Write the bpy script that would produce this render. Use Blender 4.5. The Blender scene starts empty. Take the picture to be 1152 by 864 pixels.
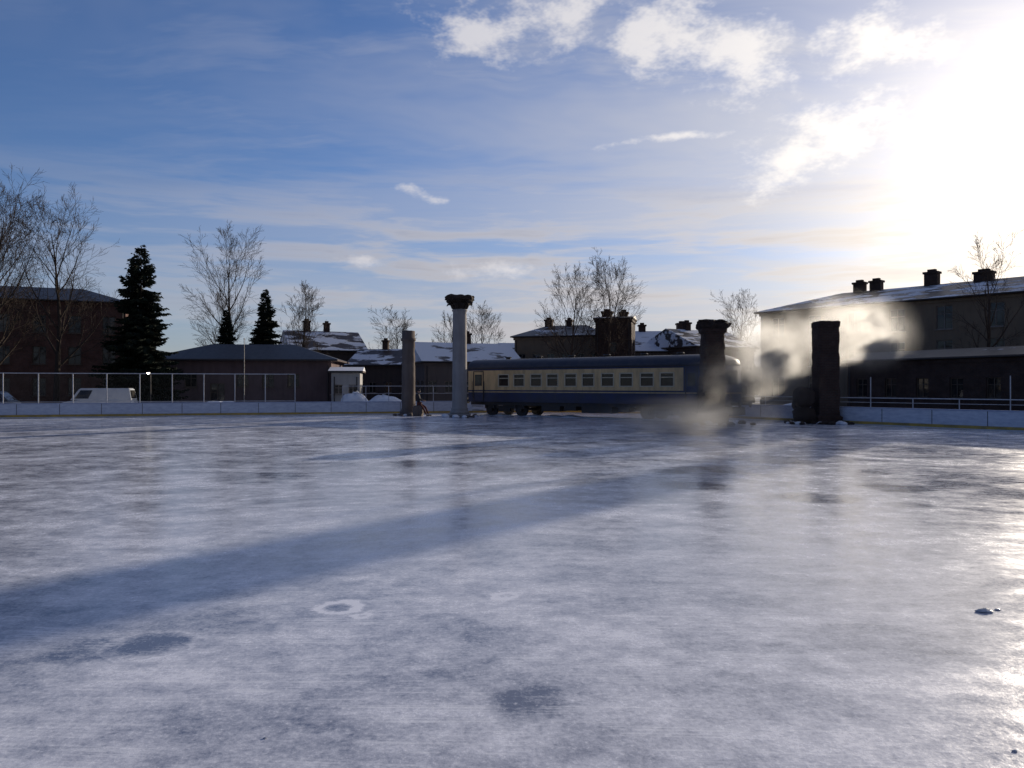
import bpy, math, random
from mathutils import Vector, Matrix, noise as mnoise
R = math.radians
scene = bpy.context.scene
scene.view_settings.view_transform = 'Standard'
scene.view_settings.look = 'None'
scene.view_settings.exposure = 0
COL = scene.collection
SUN_AZ, SUN_EL = R(40), R(12.8)
SDIR = Vector((math.sin(SUN_AZ)*math.cos(SUN_EL), math.cos(SUN_AZ)*math.cos(SUN_EL), math.sin(SUN_EL)))

# ------------------------------------------------------------------ node helper
class NT:
    def __init__(s, tree):
        s.t = tree
    def n(s, typ, ins=None, **props):
        nd = s.t.nodes.new(typ)
        for k, v in props.items(): setattr(nd, k, v)
        if ins:
            for k, v in ins.items(): s.set(nd.inputs[k], v)
        return nd
    def set(s, sock, v):
        if isinstance(v, bpy.types.NodeSocket): s.t.links.new(v, sock)
        elif v is not None:
            if isinstance(v, (tuple, list)) and sock.type == 'RGBA' and len(v) == 3: v = (*v, 1)
            sock.default_value = v
    def m(s, op, a, b=None, c=None, clamp=False):
        nd = s.t.nodes.new('ShaderNodeMath'); nd.operation = op; nd.use_clamp = clamp
        s.set(nd.inputs[0], a)
        if b is not None: s.set(nd.inputs[1], b)
        if c is not None: s.set(nd.inputs[2], c)
        return nd.outputs[0]
    def v(s, op, a, b=None):
        nd = s.t.nodes.new('ShaderNodeVectorMath'); nd.operation = op
        s.set(nd.inputs[0], a)
        if b is not None: s.set(nd.inputs[1], b)
        return nd.outputs['Value'] if op in ('LENGTH', 'DISTANCE', 'DOT_PRODUCT') else nd.outputs[0]
    def mr(s, v, a, b, c=0.0, d=1.0, smooth=False):
        nd = s.t.nodes.new('ShaderNodeMapRange'); nd.clamp = True
        if smooth: nd.interpolation_type = 'SMOOTHSTEP'
        for i, x in enumerate((v, a, b, c, d)): s.set(nd.inputs[i], x)
        return nd.outputs[0]
    def mix(s, f, a, b, mode='MIX'):
        nd = s.t.nodes.new('ShaderNodeMix'); nd.data_type = 'RGBA'; nd.blend_type = mode
        s.set(nd.inputs[0], f); s.set(nd.inputs[6], a); s.set(nd.inputs[7], b)
        return nd.outputs[2]
    def noise(s, vec, scale, detail=4, rough=.5, dist=0.0):
        nd = s.n('ShaderNodeTexNoise', {'Vector': vec, 'Scale': scale, 'Detail': detail, 'Roughness': rough, 'Distortion': dist})
        return nd.outputs[0]
    def map(s, vec, loc=(0,0,0), rot=(0,0,0), scale=(1,1,1)):
        nd = s.n('ShaderNodeMapping', {'Vector': vec, 'Location': loc, 'Rotation': rot, 'Scale': scale})
        return nd.outputs[0]

def new_mat(name):
    m = bpy.data.materials.new(name); m.use_nodes = True
    m.node_tree.nodes.clear()
    t = NT(m.node_tree)
    out = t.n('ShaderNodeOutputMaterial')
    return m, t, out

def simple(name, c1, c2=None, scale=3, rough=.7, metal=0, bump=0, bscale=20, spec=.5, emit=None, stretch=(1,1,1)):
    m, t, out = new_mat(name)
    co = t.n('ShaderNodeTexCoord').outputs['Object']
    p = t.n('ShaderNodeBsdfPrincipled', {'Roughness': rough, 'Metallic': metal, 'Specular IOR Level': spec})
    if c2 is None: c2 = tuple(x*.75 for x in c1)
    f = t.noise(t.map(co, scale=stretch), scale, 3, .62)
    f = t.mr(f, .35, .68)
    t.set(p.inputs['Base Color'], t.mix(f, c1, c2))
    if bump:
        b = t.n('ShaderNodeBump', {'Height': t.noise(co, bscale, 2, .6), 'Strength': bump, 'Distance': .05})
        t.set(p.inputs['Normal'], b.outputs[0])
    if emit:
        t.set(p.inputs['Emission Color'], emit[0]); t.set(p.inputs['Emission Strength'], emit[1])
    t.set(out.inputs[0], p.outputs[0])
    return m

def brick_mat(name, c1, c2, mortar, bw=.26, bh=.085, grime=.5):
    m, t, out = new_mat(name)
    g = t.n('ShaderNodeTexCoord').outputs['Object']
    sx = t.n('ShaderNodeSeparateXYZ', {0: g})
    u = t.m('ADD', sx.outputs[0], sx.outputs[1])
    v = t.n('ShaderNodeCombineXYZ', {0: u, 1: sx.outputs[2]}).outputs[0]
    b = t.n('ShaderNodeTexBrick', {'Vector': v, 'Color1': c1, 'Color2': c2, 'Mortar': mortar, 'Scale': 1.0,
            'Mortar Size': .012, 'Brick Width': bw, 'Row Height': bh})
    f = t.mr(t.noise(g, .9, 4, .65), .35, .7)
    col = t.mix(t.m('MULTIPLY', f, grime), b.outputs[0], tuple(x*.35 for x in c1))
    p = t.n('ShaderNodeBsdfPrincipled', {'Base Color': col, 'Roughness': .9, 'Specular IOR Level': .25})
    bm = t.n('ShaderNodeBump', {'Height': t.noise(g, 9, 3, .6), 'Strength': .6, 'Distance': .06})
    t.set(p.inputs['Normal'], bm.outputs[0])
    t.set(out.inputs[0], p.outputs[0])
    return m

def plaster_mat(name, c, dirt=.5):
    m, t, out = new_mat(name)
    g = t.n('ShaderNodeTexCoord').outputs['Object']
    a = t.mr(t.noise(g, .45, 4, .65), .38, .65)
    b = t.mr(t.noise(t.map(g, scale=(2.5, 2.5, .25)), 1.0, 4, .6), .42, .7)
    f = t.m('MULTIPLY', t.m('ADD', a, b), dirt*.5, clamp=True)
    col = t.mix(f, c, tuple(x*.45 for x in c))
    p = t.n('ShaderNodeBsdfPrincipled', {'Base Color': col, 'Roughness': .92, 'Specular IOR Level': .25})
    bm = t.n('ShaderNodeBump', {'Height': t.noise(g, 14, 3, .6), 'Strength': .3, 'Distance': .03})
    t.set(p.inputs['Normal'], bm.outputs[0])
    t.set(out.inputs[0], p.outputs[0])
    return m

def roof_mat(name, c, snow):
    m, t, out = new_mat(name)
    g = t.n('ShaderNodeTexCoord').outputs['Object']
    n1 = t.noise(t.map(g, scale=(.35, .8, 1)), .9, 5, .6)
    f = t.mr(n1, .62-snow*.35, .66-snow*.35)
    seam = t.n('ShaderNodeTexWave', {'Vector': g, 'Scale': .55, 'Distortion': 0.0}, wave_type='BANDS', bands_direction='X').outputs[1]
    base = t.mix(t.mr(seam, .9, 1), c, tuple(x*.5 for x in c))
    base = t.mix(t.mr(t.noise(g, 2, 3), .4, .7), base, tuple(x*1.5 for x in c))
    col = t.mix(f, base, (.78, .8, .84))
    rg = t.m('ADD', t.m('MULTIPLY', f, .35), .45)
    p = t.n('ShaderNodeBsdfPrincipled', {'Base Color': col, 'Roughness': rg, 'Specular IOR Level': .3})
    bm = t.n('ShaderNodeBump', {'Height': f, 'Strength': .6, 'Distance': .1})
    t.set(p.inputs['Normal'], bm.outputs[0])
    t.set(out.inputs[0], p.outputs[0])
    return m

M = {}
M['brick_dark'] = brick_mat('brick_dark', (.15,.065,.045), (.11,.048,.036), (.10,.085,.075), grime=.8)
M['brick_soot'] = brick_mat('brick_soot', (.085,.045,.034), (.06,.034,.028), (.075,.068,.06), grime=.8)
M['plaster_beige'] = plaster_mat('plaster_beige', (.22,.165,.115))
M['plaster_grey'] = plaster_mat('plaster_grey', (.16,.13,.115))
M['plaster_mauve'] = plaster_mat('plaster_mauve', (.15,.105,.105), .7)
M['plaster_white'] = plaster_mat('plaster_white', (.45,.44,.43), .4)
M['plaster_dark'] = plaster_mat('plaster_dark', (.10,.075,.065), .7)
M['roof_dark'] = roof_mat('roof_dark', (.05,.045,.045), .25)
M['roof_bare'] = roof_mat('roof_bare', (.028,.026,.028), -.1)
M['roof_mid'] = roof_mat('roof_mid', (.055,.042,.04), .42)
M['roof_snow'] = roof_mat('roof_snow', (.07,.06,.06), .68)
M['frame_white'] = simple('frame_white', (.26,.22,.19), rough=.6)
M['frame_dark'] = simple('frame_dark', (.10,.07,.05), rough=.6)
M['white_metal'] = simple('white_metal', (.55,.55,.57), (.4,.4,.42), 4, .45)
M['dark_metal'] = simple('dark_metal', (.035,.035,.04), (.06,.045,.035), 5, .55, .3)
M['steel'] = simple('steel', (.25,.25,.26), (.12,.1,.09), 8, .4, .9)
M['bark'] = simple('bark', (.05,.038,.03), (.03,.022,.018), 6, .95, spec=.2)
M['bark_pale'] = simple('bark_pale', (.10,.065,.045), (.06,.04,.03), 6, .95, spec=.2)
M['needles'] = simple('needles', (.014,.022,.013), (.007,.011,.008), 1.5, .9, spec=.2)
M['snow'] = simple('snow', (.80,.83,.88), (.66,.7,.78), 1.2, .75, bump=.5, bscale=6)
def glass_mat():
    m, t, out = new_mat('window_glass')
    g = t.n('ShaderNodeTexCoord').outputs['Object']
    c = t.mix(t.mr(t.noise(g, .8, 2), .4, .6), (.012,.014,.018), (.05,.045,.04))
    bm = t.n('ShaderNodeBump', {'Height': t.noise(g, 1.2, 2), 'Strength': .15, 'Distance': .05})
    p = t.n('ShaderNodeBsdfPrincipled', {'Base Color': c, 'Roughness': .06, 'Specular IOR Level': .5, 'Normal': bm.outputs[0]})
    t.set(out.inputs[0], p.outputs[0]); return m
M['glass'] = glass_mat()

# ------------------------------------------------------------------ mesh builder
class MB:
    def __init__(s): s.v = []; s.f = []
    def quad(s, a, b, c, d):
        i = len(s.v); s.v += [tuple(a), tuple(b), tuple(c), tuple(d)]; s.f.append((i, i+1, i+2, i+3))
    def tri(s, a, b, c):
        i = len(s.v); s.v += [tuple(a), tuple(b), tuple(c)]; s.f.append((i, i+1, i+2))
    def obox(s, O, U, V, W):
        O, U, V, W = map(Vector, (O, U, V, W)); i = len(s.v)
        for k in range(8):
            s.v.append(tuple(O + U*(k & 1) + V*((k >> 1) & 1) + W*((k >> 2) & 1)))
        s.f += [(i,i+2,i+3,i+1),(i+4,i+5,i+7,i+6),(i,i+1,i+5,i+4),(i+2,i+6,i+7,i+3),(i,i+4,i+6,i+2),(i+1,i+3,i+7,i+5)]
    def box(s, x0, x1, y0, y1, z0, z1):
        s.obox((x0,y0,z0), (x1-x0,0,0), (0,y1-y0,0), (0,0,z1-z0))
    def tube(s, p, q, r1, r2, n=6, caps=False):
        p, q = Vector(p), Vector(q); d = q-p
        if d.length < 1e-6: return
        d.normalize(); a = d.orthogonal().normalized(); b = d.cross(a); i = len(s.v)
        for c, r in ((p, r1), (q, r2)):
            for k in range(n):
                t = 2*math.pi*k/n; s.v.append(tuple(c + a*math.cos(t)*r + b*math.sin(t)*r))
        for k in range(n):
            k2 = (k+1) % n; s.f.append((i+k, i+k2, i+n+k2, i+n+k))
        if caps:
            s.f.append(tuple(i+k for k in reversed(range(n)))); s.f.append(tuple(i+n+k for k in range(n)))
    def rings(s, rings, cap=True):
        n = len(rings[0]); i = len(s.v)
        for r in rings: s.v += [tuple(p) for p in r]
        for j in range(len(rings)-1):
            for k in range(n):
                k2 = (k+1) % n
                s.f.append((i+j*n+k, i+j*n+k2, i+(j+1)*n+k2, i+(j+1)*n+k))
        if cap:
            s.f.append(tuple(i+k for k in reversed(range(n)))); e = i+(len(rings)-1)*n
            s.f.append(tuple(e+k for k in range(n)))
    def obj(s, name, mat, parent=None, smooth=False, bevel=0):
        me = bpy.data.meshes.new(name); me.from_pydata(s.v, [], s.f); me.update()
        me.materials.append(mat)
        if smooth:
            for p in me.polygons: p.use_smooth = True
        o = bpy.data.objects.new(name, me); COL.objects.link(o)
        if parent: o.parent = parent
        if bevel:
            b = o.modifiers.new('b', 'BEVEL'); b.width = bevel; b.segments = 2; b.limit_method = 'ANGLE'
        return o

def empty(name, loc=(0,0,0), rz=0):
    e = bpy.data.objects.new(name, None); e.location = loc; e.rotation_euler = (0,0,rz)
    e.empty_display_size = .3; COL.objects.link(e); return e

def facade(wall, glass, frame, O, U, N, L, z0, z1, ops, depth=.18, fw=.07, sill=True, mull=(1,1)):
    O, U, N = Vector(O), Vector(U), Vector(N)
    xs = sorted({0, L} | {o[0] for o in ops} | {o[1] for o in ops})
    zs = sorted({z0, z1} | {o[2] for o in ops} | {o[3] for o in ops})
    P = lambda x, z, d=0: O + U*x + Vector((0,0,z)) - N*d
    for i in range(len(xs)-1):
        for j in range(len(zs)-1):
            cx, cz = (xs[i]+xs[i+1])/2, (zs[j]+zs[j+1])/2
            if any(o[0] < cx < o[1] and o[2] < cz < o[3] for o in ops): continue
            wall.quad(P(xs[i],zs[j]), P(xs[i+1],zs[j]), P(xs[i+1],zs[j+1]), P(xs[i],zs[j+1]))
    for (a, b, c, d) in [o[:4] for o in ops]:
        for (p, q) in (((a,c),(b,c)), ((b,c),(b,d)), ((b,d),(a,d)), ((a,d),(a,c))):
            wall.quad(P(*p), P(*q), P(*q, depth), P(*p, depth))
        glass.quad(P(a,c,depth), P(b,c,depth), P(b,d,depth), P(a,d,depth))
        Z = Vector((0,0,1)); t = .05
        base = depth-.01
        def bar(x0, x1, zz0, zz1):
            frame.obox(P(x0, zz0, base), U*(x1-x0), Z*(zz1-zz0), N*t)
        bar(a+.003, a+fw, c+.003, d-.003); bar(b-fw, b-.003, c+.003, d-.003); bar(a+fw, b-fw, c+.003, c+fw); bar(a+fw, b-fw, d-fw, d-.003)
        nx, nz = mull
        for k in range(1, nx+1):
            x = a+(b-a)*k/(nx+1); bar(x-.03, x+.03, c+fw, d-fw)
        for k in range(1, nz+1):
            z = c+(d-c)*(.66 if nz == 1 else k/(nz+1))
            prev = a+fw
            for kk in range(1, nx+2):
                x = a+(b-a)*kk/(nx+1)
                e = x-.03 if kk <= nx else b-fw
                bar(prev, e, z-.025, z+.025); prev = x+.03
        if sill: frame.obox(P(a-.08, c-.08, 0), U*(b-a+.16), Z*.077, N*.12)

def building(name, p0, p1, W, H, rise, wallm, roofm, rows, cols, ww=1.1, wh=1.6, framem='frame_white',
             hip=0.0, over=.4, chimneys=(), z_first=1.2, storey=3.1, seed=1, cornice=True, door=None, skip=.0):
    p0, p1 = Vector((*p0, 0)), Vector((*p1, 0)); U = p1-p0; L = U.length
    e = empty(name, p0, math.atan2(U.y, U.x)); rnd = random.Random(seed)
    wall, glass, frame, roof, trim, ch = MB(), MB(), MB(), MB(), MB(), MB()
    def ops(LL, nc):
        o = []
        if nc == 0: return o
        for r in range(rows):
            for c in range(nc):
                if rnd.random() < skip: continue
                x = LL*(c+.5)/nc; zb = z_first + r*storey
                o.append((x-ww/2, x+ww/2, zb, zb+wh))
        return o
    fo = ops(L, cols)
    if door is not None:
        fo = [o for o in fo if not (o[0] < door+.9 and o[1] > door-.9 and o[2] < 2.6)]
        fo.append((door-.6, door+.6, .05, 2.2))
    nc = max(0, int(round(cols*W/L)))
    facade(wall, glass, frame, (0,0,0), (1,0,0), (0,-1,0), L, 0, H, fo)
    facade(wall, glass, frame, (L,0,0), (0,1,0), (1,0,0), W, 0, H, ops(W, nc))
    facade(wall, glass, frame, (0,W,0), (0,-1,0), (-1,0,0), W, 0, H, ops(W, nc))
    wall.quad((0,W,0),(L,W,0),(L,W,H),(0,W,H))
    ov = over; hh = hip*W/2
    a, b, c, d = (-ov,-ov,H), (L+ov,-ov,H), (L+ov,W+ov,H), (-ov,W+ov,H)
    r1, r2 = (-ov+(hh+ov if hip else 0), W/2, H+rise), (L+ov-(hh+ov if hip else 0), W/2, H+rise)
    tk = Vector((0,0,.14))
    up = lambda p: tuple(Vector(p)+tk)
    roof.quad(up(a), up(b), up(r2), up(r1)); roof.quad(up(c), up(d), up(r1), up(r2))
    roof.tri(up(b), up(c), up(r2)); roof.tri(up(d), up(a), up(r1))
    for p, q in ((a,b),(b,c),(c,d),(d,a)): trim.quad(p, q, up(q), up(p))
    trim.quad(a, b, c, d)
    if not hip:
        for x in (0.0, L): wall.tri((x,0,H+.01), (x,W,H+.01), (x,W/2,H+rise))
    if cornice:
        trim.obox((-.12,-.12,H-.3), (L+.24,0,0), (0,.117,0), (0,0,.26))
        trim.obox((L+.003,-.003,H-.3), (.117,0,0), (0,W,0), (0,0,.26))
        trim.obox((-.12,-.003,H-.3), (.117,0,0), (0,W,0), (0,0,.26))
        trim.obox((-.05,-.06,0), (L+.1,0,0), (0,.057,0), (0,0,.6))
    for (cx, cy, w, h) in chimneys:
        zb = H + rise*(1-abs(cy-W/2)/(W/2)) - .5
        ch.box(cx-w/2, cx+w/2, cy-w*.35, cy+w*.35, zb, zb+h+.5)
        ch.box(cx-w/2-.1, cx+w/2+.1, cy-w*.35-.1, cy+w*.35+.1, zb+h+.501, zb+h+.7)
        ch.box(cx-w*.3, cx+w*.3, cy-w*.2, cy+w*.2, zb+h+.701, zb+h+.95)
    dp = MB()
    dp.tube((-ov,-ov-.06,H+.05), (L+ov,-ov-.06,H+.05), .07, .07, 6)
    for x in (.25, L-.25): dp.tube((x,-.14,0), (x,-.14,H-.35), .05, .05, 6)
    dp.obj('gutter', M['dark_metal'], e)
    wall.obj('walls', wallm, e); glass.obj('window_panes', M['glass'], e); frame.obj('window_frames', M[framem], e)
    roof.obj('roof', roofm, e); trim.obj('cornice', M['plaster_dark'] if not cornice else wallm, e)
    if ch.v: ch.obj('chimneys', M['brick_soot'], e)
    return e

# ------------------------------------------------------------------ world
w = bpy.data.worlds.new("World"); scene.world = w; w.use_nodes = True
w.node_tree.nodes.clear(); t = NT(w.node_tree)
wo = t.n('ShaderNodeOutputWorld')
sky = t.n('ShaderNodeTexSky', sky_type='NISHITA', sun_disc=False, sun_elevation=SUN_EL, sun_rotation=SUN_AZ,
          air_density=1.0, dust_density=.5, ozone_density=4.0, altitude=50)
D = t.v('NORMALIZE', t.n('ShaderNodeTexCoord').outputs['Generated'])
sx = t.n('ShaderNodeSeparateXYZ', {0: D}); X, Y, Z = sx.outputs
zc = t.m('ADD', t.m('MAXIMUM', Z, 0.0), .10)
wob = t.v('SUBTRACT', t.n('ShaderNodeTexNoise', {'Vector': D, 'Scale': 9.0, 'Detail': 1.5}).outputs[1], (.5,.5,.5))
P = t.n('ShaderNodeCombineXYZ', {0: t.m('DIVIDE', X, zc), 1: t.m('DIVIDE', Y, zc), 2: 0.0}).outputs[0]
Pw = t.v('ADD', P, t.v('MULTIPLY', wob, (.14,.14,0)))
dots = t.m('MAXIMUM', t.v('DOT_PRODUCT', D, tuple(SDIR)), 0.0)
g1 = t.m('POWER', dots, 7.0); g2 = t.m('POWER', dots, 40.0)
ci = t.noise(t.map(Pw, rot=(0,0,R(-28)), scale=(.45, 1.3, 1)), .9, 5, .62, .7)
veil = t.mr(ci, .34, .64, smooth=True)
ci2 = t.mr(t.noise(t.map(Pw, loc=(3,1,0), rot=(0,0,R(22)), scale=(.6, 1.8, 1)), 1.9, 5, .64), .42, .70, smooth=True)
lr = t.mr(X, -.65, .35, .10, 1.0, smooth=True)
bk = t.mr(Y, -.5, .35, .25, 1.0, smooth=True)
lr = t.m('MULTIPLY', lr, bk)
veil = t.m('MULTIPLY', t.m('MULTIPLY', veil, .8), lr)
veil = t.m('MAXIMUM', veil, t.m('MULTIPLY', t.m('MULTIPLY', ci2, lr), .8))
q = t.n('ShaderNodeCombineXYZ', {0: t.m('ARCTAN2', X, Y), 1: t.m('MULTIPLY', Z, 9.0), 2: 0.0}).outputs[0]
q = t.v('ADD', q, t.v('MULTIPLY', wob, (.12,.12,0)))
st = t.noise(q, 2.6, 5, .62)
low = t.m('MULTIPLY', t.mr(Z, .02, .07, 0, 1, True), t.mr(Z, .17, .30, 1, 0, True))
strat = t.m('MULTIPLY', t.mr(st, .42, .60, smooth=True), low)
strat = t.m('MULTIPLY', strat, t.mr(X, -.6, -.1, .2, 1))
puffs = [(-.065,.475,.095,1.7,1),(.065,.50,.10,1.6,1),(.2,.475,.115,1.6,1),(.31,.445,.13,1.7,1),
         (.43,.34,.13,1.9,1),(.385,.295,.09,2.2,1),(.60,.335,.12,2.2,1),(.66,.40,.09,2.5,.95),(.50,.46,.10,2.4,.9),
         (-.13,.263,.085,9,.95),(.21,.327,.12,13,.7),(-.19,.163,.08,8,.7),(.01,.155,.13,6,.75)]
Dw = t.v('ADD', D, t.v('MULTIPLY', wob, (.11,.11,.06)))
acc = None
for (a, b, s, sq, gain) in puffs:
    c = Vector((a, 1, b)).normalized()
    dv = t.v('MULTIPLY', t.v('SUBTRACT', Dw, tuple(c)), (1/s, 1/s, sq/s))
    f = t.mr(t.v('LENGTH', dv), 0.0, 1.0, gain, 0.0)
    acc = f if acc is None else t.m('MAXIMUM', acc, f)
pn = t.noise(t.map(D, scale=(1,1,1.8)), 17.0, 4, .70)
puff = t.mr(t.m('ADD', t.m('MULTIPLY', acc, .55), t.m('MULTIPLY', pn, 1.1)), .68, 1.10, smooth=True)
puff = t.m('MULTIPLY', puff, t.mr(acc, 0.0, .25))
veilcol = t.mix(1.0, (3.8,4.0,4.9), t.mix(g1, (0,0,0), (4.2,3.8,2.9)), 'ADD')
puffcol = t.mix(1.0, (6.2,6.1,6.5), t.mix(g1, (0,0,0), (5.6,5.0,3.8)), 'ADD')
stcol = t.mix(t.mr(st, .5, .7), (5.4,5.1,5.1), (2.9,3.0,3.7))
stcol = t.mix(1.0, stcol, t.mix(g1, (0,0,0), (3.6,2.9,1.9)), 'ADD')
c = t.mix(1.0, sky.outputs[0], (.88,.90,1.10), 'MULTIPLY')
c = t.mix(1.0, c, t.mix(t.mr(Y, -.6, .4, 1, 0, True), (1,1,1), (.42,.44,.50)), 'MULTIPLY')
hz = t.m('MULTIPLY', t.mr(Z, .0, .30, 1, 0, True), t.m('MULTIPLY', bk, t.mr(X, -.7, .2, .22, .85, True)))
hz = t.m('MAXIMUM', hz, t.m('MULTIPLY', t.mr(X, -.25, .6, 0, .45, True), bk))
c = t.mix(hz, c, t.mix(1.0, (3.8,3.8,4.2), t.mix(g1, (0,0,0), (4.0,3.4,2.3)), 'ADD'))
c = t.mix(t.m('MULTIPLY', veil, .85), c, veilcol)
c = t.mix(t.m('MULTIPLY', strat, .8), c, stcol)
c = t.mix(t.m('MULTIPLY', puff, .85), c, puffcol)
c = t.mix(1.0, c, t.mix(g2, (0,0,0), (8,6.6,4.6)), 'ADD')
bg = t.n('ShaderNodeBackground', {'Color': c, 'Strength': .107})
t.set(wo.inputs[0], bg.outputs[0])

sl = bpy.data.lights.new('sun', 'SUN'); sl.energy = 5.0; sl.angle = R(.35); sl.color = (1, .87, .70)
so = bpy.data.objects.new('sun', sl); so.rotation_euler = SDIR.to_track_quat('Z', 'Y').to_euler(); so.location = (60,70,40)
COL.objects.link(so)

# ------------------------------------------------------------------ camera
cam = bpy.data.cameras.new('camera'); cam.lens = 26; cam.sensor_width = 36; cam.clip_end = 6000; cam.clip_start = .05
co = bpy.data.objects.new('camera', cam); co.location = (0,0,2.0); co.rotation_euler = (R(90.14), 0, 0)
COL.objects.link(co); scene.camera = co

# ------------------------------------------------------------------ ground
def ground_mat():
    m, t, out = new_mat('ground_snowy')
    g = t.n('ShaderNodeTexCoord').outputs['Object']
    f = t.mr(t.noise(g, .12, 6, .62), .46, .56)
    col = t.mix(f, (.06,.055,.05), (.62,.65,.7))
    col = t.mix(t.mr(t.noise(g, 1.4, 4), .4, .7), col, t.mix(.5, col, (.12,.1,.09)))
    p = t.n('ShaderNodeBsdfPrincipled', {'Base Color': col, 'Roughness': .9})
    bm = t.n('ShaderNodeBump', {'Height': t.noise(g, 3, 3), 'Strength': .6, 'Distance': .1})
    t.set(p.inputs['Normal'], bm.outputs[0]); t.set(out.inputs[0], p.outputs[0]); return m
gm = MB(); gm.quad((-2500,-2500,-.06),(2500,-2500,-.06),(2500,2500,-.06),(-2500,2500,-.06))
gm.obj('ground', ground_mat())

ctrl = [(-75,34),(-32,46.2),(-9,52.5),(1,55),(7,54),(11.5,49.5),(14.6,43.2),(22.5,32.3),(34,17),(41,3),(43,-10)]
def catmull(pts, n=8):
    out = []
    P = [pts[0]] + pts + [pts[-1]]
    for i in range(1, len(P)-2):
        p0, p1, p2, p3 = [Vector(x) for x in P[i-1:i+3]]
        for k in range(n):
            s = k/n
            out.append(.5*((2*p1)+(p2-p0)*s+(2*p0-5*p1+4*p2-p3)*s*s+(3*p1-p0-3*p2+p3)*s**3))
    out.append(Vector(pts[-1])); return out
line = catmull(ctrl)
nrm = []
for i, p in enumerate(line):
    a = line[max(0, i-1)]; b = line[min(len(line)-1, i+1)]
    d = (b-a).normalized(); nrm.append(Vector((-d.y, d.x)))

def ice_mat():
    m, t, out = new_mat('rink_ice')
    g = t.n('ShaderNodeTexCoord').outputs['Object']
    warpc = t.v('SUBTRACT', t.n('ShaderNodeTexNoise', {'Vector': g, 'Scale': .2, 'Detail': 0.0}).outputs[1], (.5,.5,.5))
    gw = t.v('ADD', g, t.v('MULTIPLY', warpc, (2.0,2.0,0)))
    big = t.mr(t.noise(gw, .24, 3, .68), .38, .60)
    mid = t.mr(t.noise(t.map(gw, rot=(0,0,R(-14)), scale=(.8,1.2,1)), 1.1, 5, .74), .38, .62)
    cloud = t.noise(g, 5.0, 4, .76)
    fine = t.noise(g, 28, 3, .8)
    spk = t.mr(fine, .60, .68)
    scr = None
    for i, (ang, sc, th) in enumerate(((-42,60,.685),(66,70,.68),(38,80,.69))):
        n1 = t.noise(t.map(gw, loc=(i*7,i*3,0), rot=(0,0,R(ang)), scale=(.3, sc*.55, 1)), 1.0, 0, .5)
        l = t.mr(n1, th, th+.04)
        scr = l if scr is None else t.m('MAXIMUM', scr, l)
    scr = t.m('MULTIPLY', scr, t.mr(mid, .3, .9, 0, 1))
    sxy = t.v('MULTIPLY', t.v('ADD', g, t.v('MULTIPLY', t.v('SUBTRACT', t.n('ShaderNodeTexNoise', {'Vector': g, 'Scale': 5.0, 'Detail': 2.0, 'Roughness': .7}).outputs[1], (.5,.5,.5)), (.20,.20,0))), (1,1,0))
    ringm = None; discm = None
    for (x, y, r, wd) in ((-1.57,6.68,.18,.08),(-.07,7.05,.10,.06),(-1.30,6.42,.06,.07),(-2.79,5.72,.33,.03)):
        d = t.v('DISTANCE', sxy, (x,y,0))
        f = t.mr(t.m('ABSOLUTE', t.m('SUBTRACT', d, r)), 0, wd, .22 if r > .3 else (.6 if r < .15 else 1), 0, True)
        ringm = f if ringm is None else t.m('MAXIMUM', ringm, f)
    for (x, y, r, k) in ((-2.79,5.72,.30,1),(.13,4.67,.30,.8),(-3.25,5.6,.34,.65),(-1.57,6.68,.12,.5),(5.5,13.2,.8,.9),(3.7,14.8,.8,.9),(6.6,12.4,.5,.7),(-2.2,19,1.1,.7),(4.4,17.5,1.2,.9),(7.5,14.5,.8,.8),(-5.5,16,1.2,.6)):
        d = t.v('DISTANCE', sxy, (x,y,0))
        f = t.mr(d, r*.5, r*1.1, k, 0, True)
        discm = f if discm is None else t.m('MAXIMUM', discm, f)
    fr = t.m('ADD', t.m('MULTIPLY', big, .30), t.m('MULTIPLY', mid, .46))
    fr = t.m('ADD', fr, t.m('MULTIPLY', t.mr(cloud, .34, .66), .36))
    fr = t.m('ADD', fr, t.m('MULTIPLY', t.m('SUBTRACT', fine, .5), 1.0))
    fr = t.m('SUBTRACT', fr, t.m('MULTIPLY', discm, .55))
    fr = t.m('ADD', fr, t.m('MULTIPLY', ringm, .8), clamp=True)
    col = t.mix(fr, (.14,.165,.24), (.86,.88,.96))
    col = t.mix(t.m('MULTIPLY', scr, .6), col, (.88,.90,.95))
    col = t.mix(t.m('MULTIPLY', spk, .4), col, (.92,.93,.97))
    rg = t.m('ADD', t.m('MULTIPLY', fr, .26), .05)
    hgt = t.m('ADD', t.m('MULTIPLY', cloud, .5), t.m('MULTIPLY', fine, .3))
    b = t.n('ShaderNodeBump', {'Height': hgt, 'Strength': .55, 'Distance': .008})
    p = t.n('ShaderNodeBsdfPrincipled', {'Base Color': col, 'Roughness': rg, 'IOR': 1.31, 'Normal': b.outputs[0], 'Specular IOR Level': .75})
    t.set(out.inputs[0], p.outputs[0]); return m
im = MB()
pts = [(p.x, p.y, 0) for p in line] + [(43,-30,0), (-75,-30,0)]
im.v = pts; im.f = [tuple(reversed(range(len(pts))))]
im.obj('ice', ice_mat())

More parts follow.
